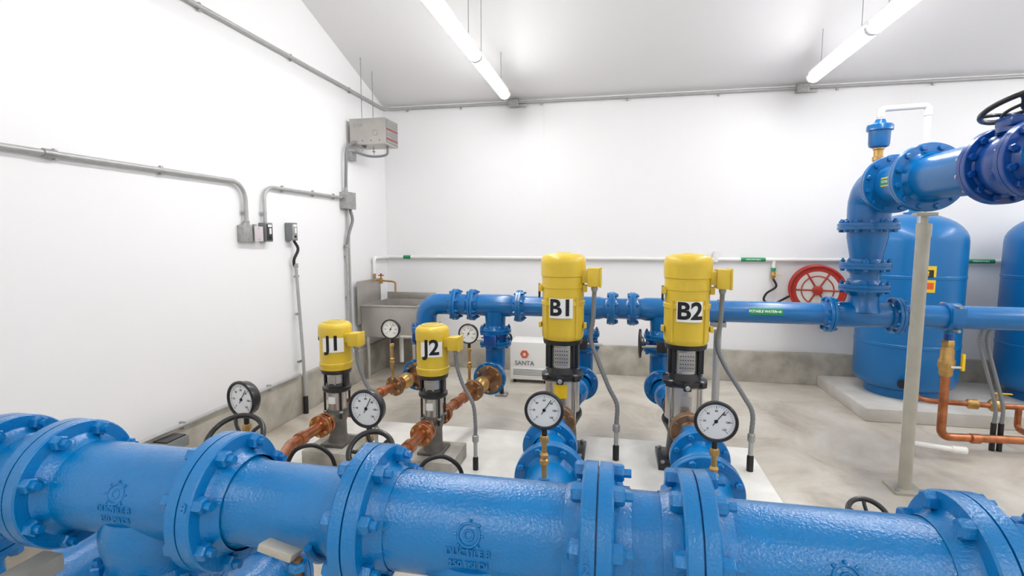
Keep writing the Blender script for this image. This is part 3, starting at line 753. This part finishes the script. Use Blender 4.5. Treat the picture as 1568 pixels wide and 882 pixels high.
for x in (-1.23, 1.95):
    b = MB(); b.box((x, 6.268, 3.26), (.12, .08, .08), GALV, .006); b.box((x, 6.228, 3.26), (.125, .006, .085), GALV, .002)
    b.box((x+.1, 6.27, 3.235), (.1, .04, .03), GALVP, .006); b.done('junction_box')
b = MB(); b.tube([(XW+.04, 1.6, .39), (XW+.04, 4.22, .39)], .014, GALVP)
for y in (2.0, 2.9, 3.8): b.box((XW+.03, y, .385), (.04, .02, .05), GALV, .003)
b.done('electrical_conduit')
b = MB(); b.box((XL+.14, 2.72, .33), (.12, .18, .07), GREYP, .006); b.box((XL+.14, 2.72, .368), (.1, .15, .01), BLK, .002); b.cyl((XL+.14, 2.72, 0), (XL+.14, 2.72, .3), .015, GALVP); b.done('floor_outlet_box')

b = MB(); hx0, hx1, hy0, hy1, hz0, hz1 = -2.88, -2.46, 5.33, 5.66, 2.67, 2.95
b.box(((hx0+hx1)/2, (hy0+hy1)/2, (hz0+hz1)/2), (hx1-hx0, hy1-hy0, hz1-hz0), STLM, .006)
for i in range(9):
    z = hz0+.035+i*.026; b.box((hx1+.004, (hy0+hy1)/2, z), (.012, hy1-hy0-.05, .012), RED if i % 4 == 1 else STLM, .002, Matrix.Rotation(.5, 3, 'Y'))
b.box((hx1+.001, (hy0+hy1)/2, (hz0+hz1)/2), (.004, hy1-hy0-.03, hz1-hz0-.03), GREYP, 0)
b.box((hx0+.10, hy0-.002, hz1-.06), (.1, .004, .06), GALV, 0)
for k in range(4): b.cyl((hx0+.05+.1*k, hy0-.003, hz0+.04), (hx0+.05+.1*k, hy0, hz0+.04), .006, BLK, seg=8)
b.torus((-2.58, hy0-.004, 2.79), (0, 1, 0), .03, .003, GALV, 20, 6)
for (x, y) in ((-2.76, 5.39), (-2.74, 5.62)):
    b.cyl((x, y, hz0-.06), (x, y, ceilz(y)-.003), .005, GALV, seg=8); b.box((x, y, hz0-.03), (.03, .03, .01), GALV, .001)
b.done('unit_heater')

# ---------------------------------------------------------------- back wall water pipe, faucets
b = MB(); ZP = 1.41; YP = 6.27
b.tube([(-2.89, 5.86, 1.22), (-2.89, 5.86, ZP), (-2.89, YP, ZP), (6.0, YP, ZP)], .021, WPL, .03, 16)
for x in (-2.2, -1.2, 0, 1.0, 2.0, 3.4): b.box((x, YP+.015, ZP), (.02, .03, .06), WPL, .003)
for x in (-2.62, 1.53, 3.75):
    b.lathe((x-(.06 if x < 0 else .13), YP, ZP), (1, 0, 0), [(0, .0225), (.1 if x < 0 else .26, .0225)], GRN, 16)
    if x > 0: b.text('NON-POTABLE', .022, (x, YP-.024, ZP), (1, 0, 0), (0, 0, 1), (0, -1, 0), WLAB)
b.lathe((1.13, YP, ZP-.03), (0, 0, 1), [(0, .03), (.12, .03)], WPL, 16)
b.tube([(1.75, YP, ZP), (1.75, YP, ZP-.1)], .019, WPL); b.done('water_supply_pipe')
b = MB(); fx = -2.89
b.cyl((fx, 5.86, 1.24), (fx, 5.86, 1.13), .018, BRS); b.cyl((fx, 5.86, 1.14), (fx+.24, 5.84, 1.13), .012, BRS)
b.lathe((fx+.09, 5.85, 1.10), (0, 0, 1), [(0, .022), (.06, .022), (.07, .01), (.1, .01)], BRS, 12); b.wheel((fx+.09, 5.85, 1.20), (0, 0, 1), .03, .006, RED, 4, 0)
b.tube([(fx+.24, 5.84, 1.13), (fx+.28, 5.84, 1.12), (fx+.28, 5.84, 1.0)], .012, BRS, .02); b.done('brass_faucet')
b = MB(); x = 1.75
b.hexb((x, YP, ZP-.13), (0, 0, 1), .025, .04, GRN); b.cyl((x, YP, ZP-.22), (x, YP, ZP-.12), .014, BRS); b.lathe((x, YP, ZP-.2), (0, 0, 1), [(0, .02), (.01, .026), (.05, .026), (.06, .02)], BRS, 10)
b.box((x+.03, YP-.03, ZP-.17), (.09, .012, .01), YLAB, .002)
b.tube(smooth([(x, YP, ZP-.21), (x+.03, YP-.02, ZP-.3), (x-.07, YP-.03, ZP-.38), (x-.09, YP-.03, ZP-.46), (x+.0, YP-.05, ZP-.49), (x+.12, YP-.08, ZP-.42), (x+.3, YP-.1, ZP-.3)], 10), .012, RUB)
b.done('hose_bib')

b = MB(); c = V((2.13, 6.05, 1.10)); n = V((-.25, -1, 0)).normalized()
for o in (.07, -.12):
    p = c+n*o
    b.torus(p, n, .255, .014, RED, 48, 10); b.torus(p, n, .15, .006, RED, 40, 8)
    x_, y_, z_ = frame(n)
    for k in range(6):
        a = k*pi/3; d = x_*math.cos(a)+y_*math.sin(a)
        b.tube([p+d*.03, p+d*.2], .009, RED, seg=8)
    b.lathe(p-n*.006, n, [(0, .2), (.004, .2)], PADG if o > 0 else RED, 40)
    b.lathe(p-n*.01, n, [(0, .2), (0, .26), (.006, .26), (.006, .2)], RED, 40, cap=False)
    b.lathe(p, n, [(0, .05), (.02, .05), (.03, .03)], RED, 20)
for k in range(5):
    for R in (.17, .20, .225): b.torus(c-n*(.11-.035*k), n, R, .0165, BLK if R < .2 else RED, 36, 8)
b.box((2.13, 6.12, .83), (.26, .2, .03), RED, .004); b.box((2.13, 6.235, .98), (.26, .02, .4), RED, .004)
b.done('hose_reel')

b = MB(); x0, x1, y0, y1, zt, zb = -2.86, -2.2, 5.45, 6.14, .88, .52
th = .012
b.box(((x0+x1)/2, y0, (zt+zb)/2), (x1-x0, th, zt-zb), STLM, .002); b.box(((x0+x1)/2, y1, (zt+zb)/2), (x1-x0, th, zt-zb), STLM, .002)
b.box((x0, (y0+y1)/2, (zt+zb)/2), (th, y1-y0, zt-zb), STLM, .002); b.box((x1, (y0+y1)/2, (zt+zb)/2), (th, y1-y0, zt-zb), STLM, .002)
b.box(((x0+x1)/2, (y0+y1)/2, zb), (x1-x0, y1-y0, th), STLM, .002)
for (a, c_) in (((x0, y0-.02, zt), (x1+.02, y0-.02, zt)), ((x1+.02, y0-.02, zt), (x1+.02, y1, zt))): b.cyl(a, c_, .012, STLM)
b.box(((x0+x1)/2, y1+.01, zt+.04), (x1-x0, .015, .1), STLM, .002)
b.box((x0-.01, (y0+y1)/2-.12, zt+.03), (.012, y1-y0-.1, .5), STLM, .002)
for x in (x0+.05, x1-.05):
    for y in (y0+.05, y1-.05): b.cyl((x, y, 0), (x, y, zb), .018, STL)
b.cyl(((x0+x1)/2, 5.8, .15), ((x0+x1)/2, 5.8, zb), .025, WPL); b.done('utility_sink')

b = MB(); x, y = -.93, 5.85
b.box((x, y, .26), (.46, .34, .44), WPL, .02); b.box((x, y-.172, .13), (.42, .004, .1), GFACE, .001)
for k in range(5): b.box((x, y-.176, .1+k*.016), (.38, .004, .005), GREYP, 0)
for sx in (-1, 1):
    for sy in (-1, 1): b.cyl((x+sx*.18, y+sy*.12, 0), (x+sx*.18, y+sy*.12, .05), .02, RUB)
cc = V((x-.06, y-.174, .34))
for R in (.045, .028): b.torus(cc, (0, 1, 0), R, .006, ORG, 6, 6)
b.text('SANTA', .07, (x-.06, y-.172, .235), (1, 0, 0), (0, 0, 1), (0, -1, 0), GREYP); b.done('dehumidifier')
b = MB(); b.cyl((-1.15, 5.2, 0), (-1.15, 5.2, .9), .022, RUB); b.torus((-1.1, 5.17, .62), (0, 1, 0), .06, .012, RUB, 30, 8); b.box((-1.15, 5.2, .01), (.12, .12, .02), GALV, .003)
b.box((-1.15, 5.18, .9), (.1, .06, .12), GREYP, .006); b.done('control_post')

# ---------------------------------------------------------------- camera
cam = bpy.data.cameras.new('camera'); cam.lens = 18.14; cam.sensor_width = 36; cam.clip_start = .02
co = bpy.data.objects.new('camera', cam); co.location = (0, 0, 1.65)
co.rotation_euler = (math.radians(90-5.5), 0, math.radians(11.3)); sc.collection.objects.link(co); sc.camera = co
w = bpy.data.worlds.new('world'); sc.world = w; w.use_nodes = True
w.node_tree.nodes['Background'].inputs[0].default_value = (.8, .85, .9, 1); w.node_tree.nodes['Background'].inputs[1].default_value = .5
sc.view_settings.view_transform = 'Standard'
